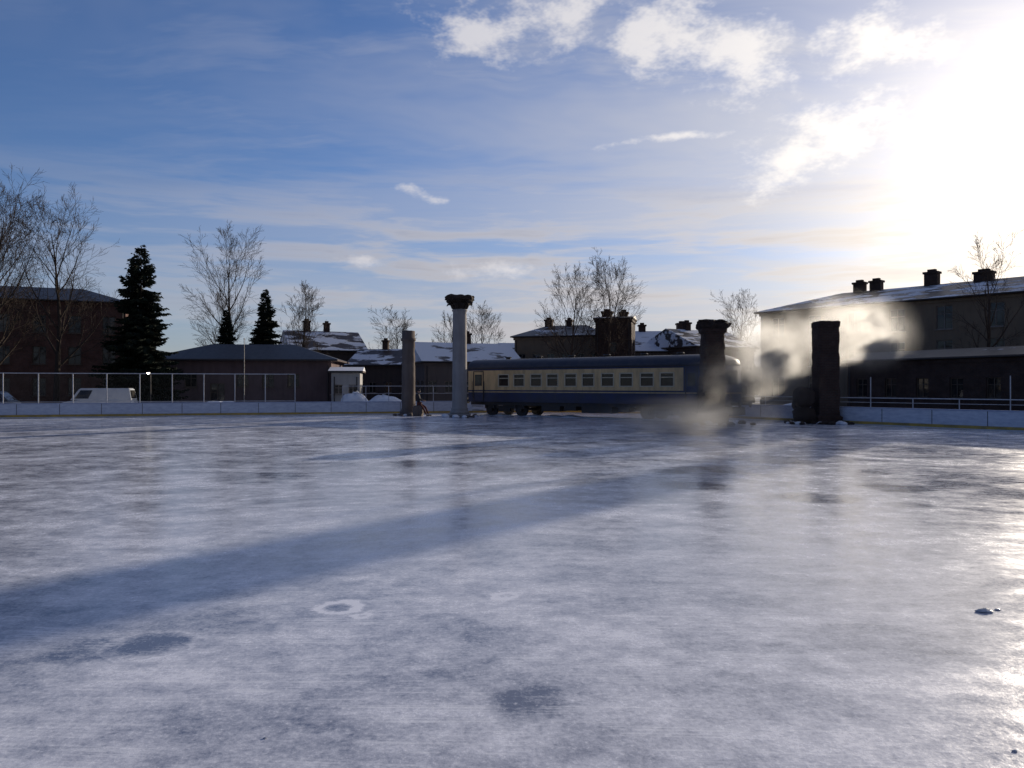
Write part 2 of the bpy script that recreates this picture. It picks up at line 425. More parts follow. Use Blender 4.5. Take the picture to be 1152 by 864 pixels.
rb = empty('rink_boards')
def strip(o0, o1, z0, z1, name, mat):
    b = MB(); rr = []
    for p, n in zip(line, nrm):
        a, c = p+n*o0, p+n*o1
        rr.append([(a.x,a.y,z0),(c.x,c.y,z0),(c.x,c.y,z1),(a.x,a.y,z1)])
    b.rings(rr); b.obj(name, mat, rb)
M['board'] = simple('board_white', (.62,.66,.74), (.46,.5,.6), 2.5, .4, stretch=(1,1,3))
M['kick'] = simple('board_yellow', (.55,.36,.07), (.3,.22,.08), 2.5, .5)
M['cap'] = simple('board_cap', (.4,.45,.6), (.3,.35,.5), 2.5, .4)
strip(0, .12, .17, .84, 'board_panel', M['board'])
strip(-.015, .13, 0.004, .167, 'kickplate', M['kick'])
strip(-.03, .17, .843, .90, 'top_cap', M['cap'])
jb = MB(); acc_len = 0
for i in range(len(line)-1):
    a, b = line[i], line[i+1]; L = (b-a).length; d = (b-a)/L; s = (-acc_len) % 2.4
    while s < L:
        p = a+d*s; n = nrm[i]
        jb.obox((p.x-n.x*.006, p.y-n.y*.006, .17), (d.x*.03, d.y*.03, 0), (n.x*.005, n.y*.005, 0), (0,0,.67)); s += 2.4
    acc_len += L
jb.obj('panel_joints', M['dark_metal'], rb)
b = MB(); rr = []
for i, (p, n) in enumerate(zip(line, nrm)):
    w_ = .12+.25*abs(mnoise.noise(Vector((i*.7,0,0)))); h_ = .02+.06*abs(mnoise.noise(Vector((i*.9,5,0))))
    a0 = p-n*w_; a1 = p-n*(w_*.4); a2 = p-n*.02
    rr.append([(a0.x,a0.y,.003),(a1.x,a1.y,h_*.8),(a2.x,a2.y,h_),(a2.x,a2.y,.003)])
b.rings(rr); b.obj('scraped_snow', M['snow'], rb, True)

def glaze_mat():
    m, t, out = new_mat('plexiglass')
    tr = t.n('ShaderNodeBsdfTransparent', {0: (.90,.92,.94,1)}); gl = t.n('ShaderNodeBsdfGlossy', {'Roughness': .08})
    f = t.m('MULTIPLY', t.n('ShaderNodeFresnel', {0: 1.45}).outputs[0], .4)
    a = t.n('ShaderNodeMixShader', {0: f, 1: tr.outputs[0], 2: gl.outputs[0]})
    t.set(out.inputs[0], a.outputs[0]); return m
def walk(step, x0, x1):
    acc, res = 0, []
    for i in range(len(line)-1):
        a, b = line[i], line[i+1]; L = (b-a).length; d = (b-a)/L; s = (-acc) % step
        while s < L:
            p = a+d*s
            if x0 <= p.x <= x1: res.append((p+nrm[i]*.07, d, nrm[i]))
            s += step
        acc += L
    return res
lf = empty('rink_fence'); fm, gl = MB(), MB()
ps = walk(1.95, -60, -13.3)
for i, (p, d, n) in enumerate(ps):
    fm.tube((p.x,p.y,.9), (p.x,p.y,2.82), .033, .033, 6, True)
    if i+1 < len(ps):
        q_ = ps[i+1][0]
        fm.tube((p.x,p.y,2.80), (q_.x,q_.y,2.80), .028, .028, 6)
        fm.tube((p.x,p.y,.97), (q_.x,q_.y,.97), .018, .018, 6)
        gl.quad((p.x,p.y,1.0), (q_.x,q_.y,1.0), (q_.x,q_.y,2.77), (p.x,p.y,2.77))
fm.obj('posts_and_rails', M['white_metal'], lf); gl.obj('panes', glaze_mat(), lf)
rf = empty('rink_railing'); fm = MB()
ps = [w_ for w_ in walk(2.1, 11, 42) if w_[0].y < 50]
for i, (p, d, n) in enumerate(ps):
    top = 2.45 if i in (2, 6, 9) else 1.40
    fm.tube((p.x,p.y,.9), (p.x,p.y,top), .024, .024, 6, True)
    if i+1 < len(ps):
        q_ = ps[i+1][0]
        fm.tube((p.x,p.y,1.38), (q_.x,q_.y,1.38), .024, .024, 6)
        fm.tube((p.x,p.y,1.15), (q_.x,q_.y,1.15), .012, .012, 5)
fm.obj('posts_and_rails', M['white_metal'], rf)
rf2 = empty('rink_railing'); fm = MB()
ps = walk(1.6, -13, 3)
for i, (p, d, n) in enumerate(ps):
    fm.tube((p.x,p.y,.9), (p.x,p.y,2.0), .025, .025, 6, True)
    if i+1 < len(ps):
        q_ = ps[i+1][0]; fm.tube((p.x,p.y,1.98), (q_.x,q_.y,1.98), .022, .022, 6); fm.tube((p.x,p.y,1.45), (q_.x,q_.y,1.45), .014, .014, 6)
fm.obj('posts_and_rails', M['white_metal'], rf2)

# ------------------------------------------------------------------ buildings
building('brick_apartment_building', (-84,60.5), (-40.5,77.5), 12, 10.6, 1.9, M['brick_dark'], M['roof_bare'], 3, 15, 1.2, 1.8,
         'frame_dark', hip=.8, chimneys=((12,6,1.2,1.2),(28,6,1.2,1.3)), z_first=1.0, storey=3.2)
building('service_building', (-30,61.5), (-15.4,63), 7.5, 4.1, 1.45, M['plaster_mauve'], M['roof_bare'], 1, 7, 1.0, 1.1,
         'frame_dark', hip=1, over=.6, z_first=1.9, cornice=False, door=5.3, skip=.3, seed=5)
building('white_kiosk', (-14.9,61), (-12.6,61.3), 3, 3.1, .35, M['plaster_white'], M['roof_snow'], 1, 2, .7, .8, z_first=1.3, cornice=False, over=.25)
building('gabled_house', (-26,88), (-18.3,92), 9, 6.2, 2.6, M['plaster_dark'], M['roof_mid'], 2, 4, .9, 1.3, chimneys=((2.5,4.5,.8,1.2),(5,4.5,.7,1)), z_first=.9, storey=2.8)
building('low_house', (-19,86), (-9.5,84), 8, 4.3, 2.0, M['plaster_dark'], M['roof_mid'], 1, 5, .9, 1.2, chimneys=((3,4,.7,1.0),), z_first=1.2)
building('snow_roofed_house', (-9,76), (.8,80), 8, 4.4, 2.2, M['plaster_grey'], M['roof_snow'], 1, 6, .9, 1.2, chimneys=((6,4,.7,1.0),), z_first=1.3)
building('snow_roofed_house', (-1,92), (7,93), 7, 5.4, 2.0, M['plaster_beige'], M['roof_snow'], 1, 4, .9, 1.2, z_first=1.3)
building('plaster_apartment_building', (.3,86), (10.2,83), 9, 7.6, 1.5, M['plaster_beige'], M['roof_dark'], 2, 6, .9, 1.4, chimneys=((3,4.5,.9,.7),(5.5,4.5,.7,.6)), z_first=1.2, hip=.6)
building('brick_stair_tower', (8.9,79), (12.6,78), 4, 9.1, .3, M['brick_soot'], M['roof_dark'], 2, 1, .8, 1.2, 'frame_dark', z_first=2, storey=3.5, over=.2, chimneys=((1,2,1.1,.5),(2.8,2,.9,.4)))
building('long_house', (13.0,86), (22.5,86), 10, 5.9, 2.7, M['plaster_grey'], M['roof_snow'], 2, 7, .9, 1.2, chimneys=((3,5,.8,.7),(8,5,1.4,.9)), z_first=1, storey=2.7)
building('long_house', (20.5,82), (28.5,87), 9, 6.3, 2.2, M['plaster_dark'], M['roof_mid'], 2, 5, .9, 1.2, chimneys=((3,4.5,.8,.8),), z_first=1, storey=2.8)
building('plaster_apartment_building', (26.9,80), (53.5,50), 12, 9.8, 2.0, M['plaster_beige'], M['roof_mid'], 3, 10, 1.35, 2.1,
         'frame_white', hip=1, over=.5, chimneys=((8,6,1.1,.9),(9.7,6,1.1,.9),(15,6,1.2,1.2),(19.5,6,1.5,.7),(30,6,1.3,1.0)), z_first=.9, storey=3.1)
building('brick_outbuilding', (28.4,62.5), (41.5,36.5), 4.6, 4.0, .7, M['brick_soot'], M['roof_bare'], 1, 11, 1.0, 1.5, 'frame_dark', over=.3, z_first=1.1)

# tall stack added out of view to cast a long shadow over the ice
st_e = empty('shadow_caster_stack', (62.6,86.3,0))
def circ(r, z, n=24, ox=0, oy=0): return [(ox+r*math.cos(2*math.pi*k/n), oy+r*math.sin(2*math.pi*k/n), z) for k in range(n)]
b = MB()
b.rings([circ(1.5,0), circ(1.5,2), circ(1.2,2.1), circ(.98,29.5), circ(1.12,29.8), circ(1.12,30.5), circ(.95,30.51)])
b.obj('stack', M['brick_dark'], st_e)
b = MB()
for z in (8, 14, 20, 26): b.rings([circ(1.2-.22*z/29+.05, z), circ(1.2-.22*z/29+.05, z+.15)])
b.obj('bands', M['dark_metal'], st_e)

random.seed(5)
b = MB()
for k in range(2600):
    a = R(random.uniform(-55, 62)); d = random.uniform(150, 190)
    h = 4 + 4.5*mnoise.noise(Vector((a*9, 1, 0))) + 2*mnoise.noise(Vector((a*40, 4, 0))) + random.uniform(0, 2.5)
    x, y = d*math.sin(a), d*math.cos(a); w_ = random.uniform(.5, 1.4)
    z = max(.3, h*random.random()**.6)
    b.tri((x-w_,y,z-1.5), (x+w_,y+random.uniform(-1,1),z-1.5), (x+random.uniform(-.5,.5),y,z+random.uniform(.5,1.4)))
    b.tube((x,y,0),(x,y,z), .12, .05, 3)
b.obj('distant_treeline', M['bark'])

# ------------------------------------------------------------------ trees
def bare_tree(x, y, h, seed, width=.4, mat='bark', maxl=4, trunk=.22, rmin=.013, k=(15,7,5,4), loc_name='bare_tree'):
    rnd = random.Random(seed); mb = MB()
    def jit(s): return Vector((rnd.gauss(0,s), rnd.gauss(0,s), rnd.gauss(0,s)))
    def branch(p, d, L, r, lv):
        n = (10, 6, 4, 3, 2)[lv]; pts = [(p.copy(), d.copy(), r)]
        for i in range(n):
            d = (d + jit((.035,.075,.09,.09,.08)[lv]) + Vector((0,0,(.05,.13,.09,.06,.03)[lv]))).normalized()
            q = p + d*(L/n); r2 = max(rmin*.7, r*(1-(i+1)/n*(.85 if lv else .9)))
            r1 = max(rmin*.7, pts[-1][2]); mb.tube(p, q, r1, r2, (8,5,4,3,3)[lv])
            pts.append((q.copy(), d.copy(), r2)); p = q
        if lv >= maxl: return
        cnt = k[lv]
        for j in range(cnt):
            t0 = trunk if lv == 0 else .15
            t_ = t0 + (1-t0)*((j+rnd.random())/cnt)
            f = t_*n; i = min(n-1, int(f)); a, b2 = pts[i], pts[i+1]; fr = f-i
            pos = a[0].lerp(b2[0], fr); dd = a[1]; rr = a[2]*(1-fr)+b2[2]*fr
            side = dd.orthogonal().normalized(); side.rotate(Matrix.Rotation(rnd.uniform(0, 2*math.pi) if lv else j*2.4+rnd.uniform(-.4,.4), 3, dd))
            ang = R(rnd.uniform(24, 46) if lv else rnd.uniform(38, 58)*(1.15-.55*t_))
            nd = (dd*math.cos(ang)+side*math.sin(ang)).normalized()
            if lv == 0:
                s_ = (t_-t0)/(1-t0); LL = h*width*rnd.uniform(.8, 1.15)*(.75+.9*s_-1.25*s_*s_)*1.1
            else: LL = L*rnd.uniform(.45, .68)*(1.1-.5*t_)
            branch(pos, nd, LL, max(rmin*.8, rr*rnd.uniform(.45, .62)), lv+1)
    branch(Vector((0,0,-.1)), Vector((rnd.gauss(0,.02), rnd.gauss(0,.02), 1)).normalized(), h*.95, h*.0165, 0)
    o = mb.obj(loc_name, M[mat]); o.location = (x, y, 0); return o

bare_tree(-38.2,62,16.0,3,.42)
bare_tree(-43.8,61,16.6,8,.42)
bare_tree(-47.5,68,16,18,.40)
bare_tree(-28.9,76,15.9,11,.36)
bare_tree(-23.3,82,11.4,21,.42,k=(13,6,5,4),rmin=.015)
bare_tree(-32.2,80,11.0,22,.36,k=(12,6,5,3))
bare_tree(-14.6,95,10.4,31,.42,k=(13,6,5,3),rmin=.017)
bare_tree(-3.9,98,11.0,41,.42,k=(13,6,5,3),rmin=.017)
bare_tree(-8.2,102,10.6,42,.40,k=(12,6,5,3),rmin=.017)
bare_tree(5.6,76,12.2,51,.44,'bark_pale',rmin=.014)
bare_tree(9.7,75,12.8,52,.42,'bark_pale',rmin=.014)
bare_tree(29.8,97,12.4,61,.42,'bark_pale',k=(13,6,5,3),rmin=.017)
bare_tree(37.4,58,12.4,71,.34,'bark_pale',k=(12,6,4,3),rmin=.011)

def spruce(x, y, h, wd, seed):
    rnd = random.Random(seed); tr, fo = MB(), MB()
    tr.tube((0,0,-.1), (0,0,h*.98), h*.017, .02, 8)
    z = h*.06
    while z < h*.985:
        f = 1-z/h
        Lb = wd/2*(f**.75)*(1+.22*mnoise.noise(Vector((z*1.3,seed,0))))
        nb = int(8+10*f)
        for j in range(nb):
            a = rnd.uniform(0, 2*math.pi); L = Lb*rnd.uniform(.5, 1.15)*(1+.35*mnoise.noise(Vector((math.cos(a)*1.2, math.sin(a)*1.2, z*.8+seed))))+.1
            dz = -.30*L if f > .25 else .1*L
            base = Vector((0,0,z+rnd.uniform(-.2,.2))); u = Vector((math.cos(a), math.sin(a), 0)); s = Vector((-u.y, u.x, 0))
            def pos(t_): return base + u*L*t_ + Vector((0,0,dz*t_ + .18*L*t_*t_*t_))
            tr.tube(pos(0), pos(.85), .02+.012*f, .008, 3)
            nt = max(4, int(L*8))
            for q_ in range(nt):
                t_ = .12+.88*(q_+rnd.random())/nt; p = pos(t_)
                ln = (.6*(1-t_)+.26)*min(1, L*.5+.25)*rnd.uniform(.7,1.3)
                for sd in (-1, 1):
                    d = (u*.65+s*sd*rnd.uniform(.5,1)).normalized()*ln; d.z -= ln*rnd.uniform(.1,.6)
                    wv = Vector((0,0,1))*ln*.18 + s*ln*.1
                    fo.quad(p, p+d*.5+wv, p+d, p+d*.5-wv)
                    if rnd.random() < .7:
                        d2 = Vector((u.x*.2, u.y*.2, -1))*ln*.65
                        fo.quad(p, p+d2*.5+u*ln*.14, p+d2, p+d2*.5-u*ln*.14)
        z += (.22+.20*f)*max(.5, h/13)
    e = empty('spruce_tree', (x,y,0)); tr.obj('trunk', M['bark'], e); fo.obj('needles', M['needles'], e)
spruce(-28.6,57,13.0,7.2,1)
spruce(-25.0,75,11.9,5.4,2)
spruce(-28.2,73,9.6,4.0,3)

# ------------------------------------------------------------------ columns
def lathe(profile, n=28, noise_amp=0.0, nscale=2.0, flute=0, flz=(0,0), square=0, seed=0):
    rr = []
    for (r, z) in profile:
        ring = []
        for k in range(n):
            a = 2*math.pi*k/n; rad = r
            if square:
                c_, s_ = abs(math.cos(a)), abs(math.sin(a)); rad = r/((c_**square+s_**square)**(1/square))
            if flute and flz[0] < z < flz[1]: rad -= .035*(1 if k % 2 else 0)
            x, y = rad*math.cos(a), rad*math.sin(a)
            nn = mnoise.noise(Vector((x*nscale+seed, y*nscale, z*nscale)))+.5*mnoise.noise(Vector((x*nscale*3+seed, y*nscale*3, z*nscale*3)))
            rad2 = 1+nn*noise_amp/max(r, .2)
            ring.append((x*rad2, y*rad2, z+nn*noise_amp*.4))
        rr.append(ring)
    return rr
def lerp_prof(keys, step):
    out = []
    for (r0, z0), (r1, z1) in zip(keys, keys[1:]):
        m_ = max(1, int((z1-z0)/step))
        for i in range(m_): out.append((r0+(r1-r0)*i/m_, z0+(z1-z0)*i/m_))
    out.append(keys[-1]); return out
M['stone'] = plaster_mat('column_stone', (.36,.34,.33), .8)
M['stone2'] = plaster_mat('column_concrete', (.17,.14,.125), .9)
M['soot'] = plaster_mat('sooty_stone', (.05,.036,.03), .7)
def rubble(parent, R0, n, seed, mats, s=(.08,.28), name='rubble'):
    rnd = random.Random(seed)
    for mi, mt in enumerate(mats):
        b = MB()
        for i in range(n):
            a = rnd.uniform(0, 2*math.pi); d = R0*(1+abs(rnd.gauss(0,.5))); r = rnd.uniform(*s)
            cx, cy = d*math.cos(a), d*math.sin(a); rr = []
            for (q_, zz) in ((.75,-.1),(1,.25),(.85,.65),(.4,.95)):
                rr.append([(cx+r*q_*math.cos(2*math.pi*k/7)*rnd.uniform(.75,1.2), cy+r*q_*math.sin(2*math.pi*k/7)*rnd.uniform(.75,1.2), r*zz*.8+.01) for k in range(7)])
            b.rings(rr)
        b.obj(name+('_snow' if mi else ''), mt, parent)
e = empty('stone_column', (-7.03,50.2,0))
b = MB(); b.rings(lathe(lerp_prof([(.62,0),(.62,.25),(.5,.3),(.47,.5),(.43,5.0),(.50,5.05),(.50,5.2),(.44,5.25),(.46,5.72)], .25), 24, .04, 2.2, seed=3))
b.obj('shaft', M['stone2'], e, True); rubble(e, .7, 12, 3, (M['stone2'], M['snow']))
e = empty('corinthian_column', (-3.37,47.6,0))
b = MB(); b.rings(lathe(lerp_prof([(.70,0),(.70,.22)], .2), 40, .02, 2, square=8))
b.rings(lathe(lerp_prof([(.62,.222),(.64,.30),(.60,.38),(.52,.44),(.56,.52),(.50,.60),(.485,.7),(.445,6.75),(.50,6.8),(.50,6.88),(.45,6.92)], .2), 40, .012, 2, flute=1, flz=(.75,6.6)))
b.obj('shaft', M['stone'], e, True)
b = MB(); b.rings(lathe(lerp_prof([(.44,6.9),(.50,7.1),(.62,7.35),(.72,7.45)], .1), 28, .08, 4))
rnd = random.Random(4)
for tier, (z0, r0, ln, cnt) in enumerate(((6.95,.46,.34,10),(7.15,.5,.42,10),(7.3,.58,.40,8))):
    for k in range(cnt):
        if rnd.random() < .12: continue
        a = 2*math.pi*(k+.5*tier)/cnt; u = Vector((math.cos(a), math.sin(a), 0)); s = Vector((-u.y,u.x,0)); w_ = .13
        p0 = u*r0+Vector((0,0,z0)); p1 = p0+u*.10+Vector((0,0,ln*.7)); p2 = p1+u*.16+Vector((0,0,.08)); p3 = p2+u*.07-Vector((0,0,.14))
        for (aa, bb, w0, w1) in ((p0,p1,w_,w_*1.1),(p1,p2,w_*1.1,w_*.9),(p2,p3,w_*.9,w_*.3)):
            b.obox(aa-s*w0, s*2*w0, bb-aa, u*.05)
ab = lathe([(.80,7.46),(.88,7.52),(.90,7.66),(.84,7.74),(.62,7.80)], 32, .16, 3.4, square=5, seed=9)
b.rings(ab)
for a in (45,135,225,315):
    u = Vector((math.cos(R(a)), math.sin(R(a)), 0)); s = Vector((-u.y,u.x,0))
    c_ = u*.90+Vector((0,0,7.36)); b.tube(c_-s*.1, c_+s*.1, .13, .12, 10, True)
b.obj('capital', M['soot'], e); rubble(e, .8, 10, 7, (M['stone2'], M['snow']))
e = empty('ruined_brick_column', (10.5,38.8,0))
b = MB(); b.rings(lathe(lerp_prof([(.78,0),(.78,.5),(.64,.6),(.60,2.5),(.54,4.7),(.66,4.8),(.68,4.95)], .12), 36, .07, 2.6, square=5, seed=12))
b.obj('shaft', M['brick_soot'], e)
b = MB(); b.rings(lathe(lerp_prof([(.60,4.93),(.76,5.05),(.80,5.2),(.66,5.3),(.72,5.36),(.5,5.42)], .08), 36, .2, 3.2, square=5, seed=15))
rnd = random.Random(8)
for k in range(9):
    a = rnd.uniform(0, 6.28); u = Vector((math.cos(a), math.sin(a), 0)); c_ = u*.5+Vector((0,0,5.05+rnd.random()*.2))
    b.obox(c_, (rnd.uniform(.1,.3),rnd.uniform(-.1,.1),0), (rnd.uniform(-.05,.1),rnd.uniform(.1,.3),.03), (.02,0,rnd.uniform(.08,.26)))
b.obj('capital', M['soot'], e); rubble(e, .95, 16, 17, (M['soot'], M['snow']))
e = empty('brick_pillar', (16.7,39.4,0))
b = MB(); b.rings(lathe(lerp_prof([(.66,0),(.66,.35),(.56,.45),(.545,3),(.54,5.1),(.57,5.12),(.57,5.36),(.5,5.42)], .15), 40, .045, 2.6, square=14, seed=22))
b.obj('shaft', M['brick_soot'], e); rubble(e, .95, 22, 27, (M['soot'], M['snow']), (.06,.22))
e = empty('broken_column_drums', (15.45,39.2,0))
def lump(b, cx, cy, cz, rx, ry, rz, seed, amp=.18, n=20, m_=12):
    rr = []
    for j in range(1, m_):
        th = math.pi*j/m_; ring = []
        for k in range(n):
            a = 2*math.pi*k/n; v_ = Vector((math.sin(th)*math.cos(a), math.sin(th)*math.sin(a), -math.cos(th)))
            v_ = Vector([math.copysign(abs(c)**.8, c) for c in v_])
            s_ = 1+amp*(mnoise.noise(v_*1.7+Vector((seed,0,0)))+.5*mnoise.noise(v_*4+Vector((seed,0,0))))
            ring.append((cx+v_.x*rx*s_, cy+v_.y*ry*s_, max(0.005, cz+v_.z*rz*s_)))
        rr.append(ring)
    b.rings(rr)
b = MB(); lump(b, .02,0,.45,.55,.5,.5,1); b.obj('lower_drum', M['soot'], e, True)
b = MB(); lump(b, 0,0,1.36,.53,.5,.56,5); b.obj('upper_drum', M['soot'], e, True)
b = MB(); lump(b, -.3,.25,1.0,.2,.2,.25,8); lump(b, .4,-.1,.2,.3,.25,.2,9); b.obj('fragments', M['soot'], e, True)
rubble(e, .7, 14, 37, (M['soot'], M['snow']), (.05,.18))

# ------------------------------------------------------------------ railway coach
ang = math.atan2(-9.9, 14.02); LT = 17.2; WT = 2.95
tr = empty('railway_coach', (-2.97,50.4,0), ang); tr.scale = (1.045,1,1)
def livery():
    m, t, out = new_mat('coach_paint')
    g = t.n('ShaderNodeTexCoord').outputs['Object']; s_ = t.n('ShaderNodeSeparateXYZ', {0: g})
    z = s_.outputs[2]; x = s_.outputs[0]
    cream = t.m('MULTIPLY', t.m('GREATER_THAN', z, 1.72), t.m('LESS_THAN', z, 3.02))
    cream = t.m('MULTIPLY', cream, t.m('LESS_THAN', x, 14.75))
    st2 = t.m('MULTIPLY', t.m('GREATER_THAN', z, 1.56), t.m('LESS_THAN', z, 1.63))
    navy = t.mix(t.mr(t.noise(g, 1.5, 4), .35, .7), (.012,.024,.10), (.018,.024,.06))
    c = t.mix(cream, navy, (.68,.46,.22)); c = t.mix(st2, c, (.56,.40,.20))
    dirt = t.mr(t.noise(t.map(g, scale=(2,2,.4)), 1.4, 5, .65), .42, .75, 0, .55)
    low = t.mr(z, 1.0, 1.7, .35, 0)
    c = t.mix(t.m('MAXIMUM', dirt, low), c, (.06,.046,.037))
    p = t.n('ShaderNodeBsdfPrincipled', {'Base Color': c, 'Roughness': .42, 'Specular IOR Level': .4})
    bm = t.n('ShaderNodeBump', {'Height': t.noise(g, 1.2, 2), 'Strength': .25, 'Distance': .03})
    t.set(p.inputs['Normal'], bm.outputs[0]); t.set(out.inputs[0], p.outputs[0]); return m
paint = livery()
wall, glass, frame = MB(), MB(), MB()
zb, zt = .95, 3.12
ops = []
for k in range(10):
    x = 2.35+k*1.225 + (.0 if k % 2 else .04); ops.append((x, x+.86, 1.93, 2.78))
E0 = 15.6
facade(wall, glass, frame, (0,0,0), (1,0,0), (0,-1,0), E0, zb, zt, ops, .05, .07, False, (0,1))
facade(wall, glass, frame, (E0,WT,0), (-1,0,0), (0,1,0), E0, zb, zt, [(E0-o[1], E0-o[0], o[2], o[3]) for o in ops], .05, .07, False, (0,1))
facade(wall, glass, frame, (0,WT,0), (0,-1,0), (-1,0,0), WT, zb, zt, [(.4,1.0,2,2.8),(1.95,2.55,2,2.8),(1.15,1.8,1.0,2.9)], .05, .06, False, (0,0))
def plan(n=14, z=0, inset=0.0):
    pts = [(E0, 0+inset)]
    for i in range(n+1):
        a = -math.pi/2+math.pi*i/n
        c_, s_ = math.cos(a), math.sin(a)
        pts.append((E0+.45+(1.15-inset)*math.copysign(abs(c_)**.55, c_), WT/2+(WT/2-inset)*math.copysign(abs(s_)**.55, s_)))
    pts.append((E0, WT-inset))
    return [(p[0], p[1], z) for p in pts]
rg = [plan(z=zb, inset=.05), plan(z=1.1), plan(z=zt)]
n_ = len(rg[0])
for r0, r1 in zip(rg, rg[1:]):
    for k in range(n_-1): wall.quad(r0[k], r0[k+1], r1[k+1], r1[k])
wall.box(.0, E0, .01, WT-.01, zb-.02, zb+.0)
wall.obj('body', paint, tr)
glass.obj('window_panes', simple('coach_glass', (.05,.035,.025), (.03,.022,.018), 2, .08), tr)
frame.obj('window_frames', simple('coach_window_frame', (.6,.50,.34), rough=.4), tr)
rf_ = MB(); rr = []
xs = [-.03, .0]+[i*1.0 for i in range(1,16)]+[E0,E0+.5,E0+.9,E0+1.2,E0+1.45,E0+1.62]
for x in xs:
    sc = 1.0; hz = .68
    if x > E0+.4:
        f = (x-E0-.4)/1.25; sc = (1-f**3.2)**.5 if f < 1 else .05; sc = max(sc, .12); hz = .68*(1-.55*f**2)
    ring = []
    for i in range(15):
        a = math.pi*i/14; c_, s_ = math.cos(a), math.sin(a)
        ring.append((x, WT/2-(WT/2+.05)*sc*math.copysign(abs(c_)**.75, c_), zt+.003+hz*s_**.85))
    rr.append(ring)
rf_.rings(rr)
M['coach_roof'] = simple('coach_roof', (.03,.036,.06), (.055,.055,.07), 2, .55, .0)
rf_.obj('roof', M['coach_roof'], tr, True)
d = MB()
for x in (2.2, 4.6, 7.0, 9.4, 11.8, 14.0):
    d.tube((x,WT/2,3.78), (x,WT/2,3.90), .16, .16, 10, True); d.tube((x,WT/2,3.901), (x,WT/2,3.96), .26, .20, 10, True)
d.tube((0,-.03,3.13),(E0,-.03,3.13),.03,.03,6)
d.box(.42,.47,-.03,.0-.003,1.0,2.98); d.box(1.2,1.25,-.03,-.003,1.0,2.98); d.box(.47,1.2,-.03,-.003,2.93,2.98)
d.box(.55,1.1,-.02,-.003,2.0,2.75)
for x in (.36, 1.33): d.tube((x,-.07,1.2),(x,-.07,2.3),.018,.018,5)
for z in (.35,.62,.88): d.box(.45,1.2,-.22,.05,z,z+.04)
d.box(14.85,14.90,-.02,-.003,1.0,2.98); d.box(15.5,15.55,-.02,-.003,1.0,2.98)
d.obj('fittings', M['dark_metal'], tr)
g_ = MB(); g_.box(.58,1.07,-.028,-.021,2.05,2.7); g_.box(15.0,15.42,-.015,-.003,2.0,2.7)
pl0 = plan(z=2.05, inset=-.02); pl1 = plan(z=2.85, inset=-.02)
for k in range(4, 13):
    if k == 8: continue
    g_.quad(pl0[k], pl0[k+1], pl1[k+1], pl1[k])
g_.obj('cab_glass', M['glass'], tr)
l = MB()
for y in (.55, WT-.55): l.tube((E0+1.5,y,1.45),(E0+1.64,y,1.45),.13,.13,12,True)
l.obj('headlamps', M['steel'], tr)
u = MB()
u.box(.1, E0+.9, .15, WT-.15, .72, .92)
for (x0,x1,z0) in ((5.6,6.9,.38),(7.2,8.0,.45),(8.4,10.4,.34),(10.8,11.5,.45)): u.box(x0,x1,.12,.9,z0,.718); u.box(x0,x1,WT-.9,WT-.12,z0,.718)
u.box(E0+.95,E0+1.7,.4,WT-.4,.35,.8)
for y in (.6, WT-.6):
    for x, s_ in ((0,-1),(E0+1.55,1)):
        u.tube((x,y,1.0),(x+.45*s_,y,1.0),.09,.09,8,True); u.tube((x+.45*s_,y,1.0),(x+.5*s_,y,1.0),.22,.22,14,True)
u.obj('underframe', M['dark_metal'], tr)
bg_, wh_ = MB(), MB()
for bx in (2.7, 13.6):
    for y in (.32, WT-.42):
        bg_.box(bx-1.55,bx+1.55,y,y+.1,.52,.70)
        bg_.box(bx-.45,bx+.45,y-.06,y+.12,.30,.518)
        for ax in (-1.15,1.15):
            bg_.box(bx+ax-.17,bx+ax+.17,y-.08,y+.14,.30,.515)
            bg_.tube((bx+ax-.32,y-.03,.5),(bx+ax-.32,y-.03,.78),.08,.08,8); bg_.tube((bx+ax+.32,y-.03,.5),(bx+ax+.32,y-.03,.78),.08,.08,8)
    for ax in (-1.15,1.15):
        for y in (.48, WT-.60):
            wh_.tube((bx+ax,y,.45),(bx+ax,y+.11,.45),.45,.45,24,True); wh_.tube((bx+ax,y+.111,.45),(bx+ax,y+.14,.45),.49,.49,24,True)
            wh_.tube((bx+ax,y-.06,.45),(bx+ax,y-.001,.45),.12,.12,10,True)
        wh_.tube((bx+ax,.5,.45),(bx+ax,WT-.5,.45),.08,.08,8)
bg_.obj('bogies', M['dark_metal'], tr); wh_.obj('wheels', M['dark_metal'], tr)
b = MB(); rr = []
for i in range(60):
    c0 = Vector((-2.97,50.4,0))+Vector((math.cos(ang),math.sin(ang),0))*(i*.29)+Vector((-math.sin(ang),math.cos(ang),0))*(.9)
    hh = .05+.13*abs(mnoise.noise(Vector((i*.21,3,0))))*2
    nv = Vector((-math.sin(ang),math.cos(ang),0)); wd = .5+.5*abs(mnoise.noise(Vector((i*.17,7,0))))
    rr.append([tuple(c0-nv*wd+Vector((0,0,.004))), tuple(c0-nv*wd*.5+Vector((0,0,hh*.6))), tuple(c0+Vector((0,0,hh))), tuple(c0+nv*.8+Vector((0,0,.004)))])
b.rings(rr); b.obj('snow_drift', M['snow'], None, True)

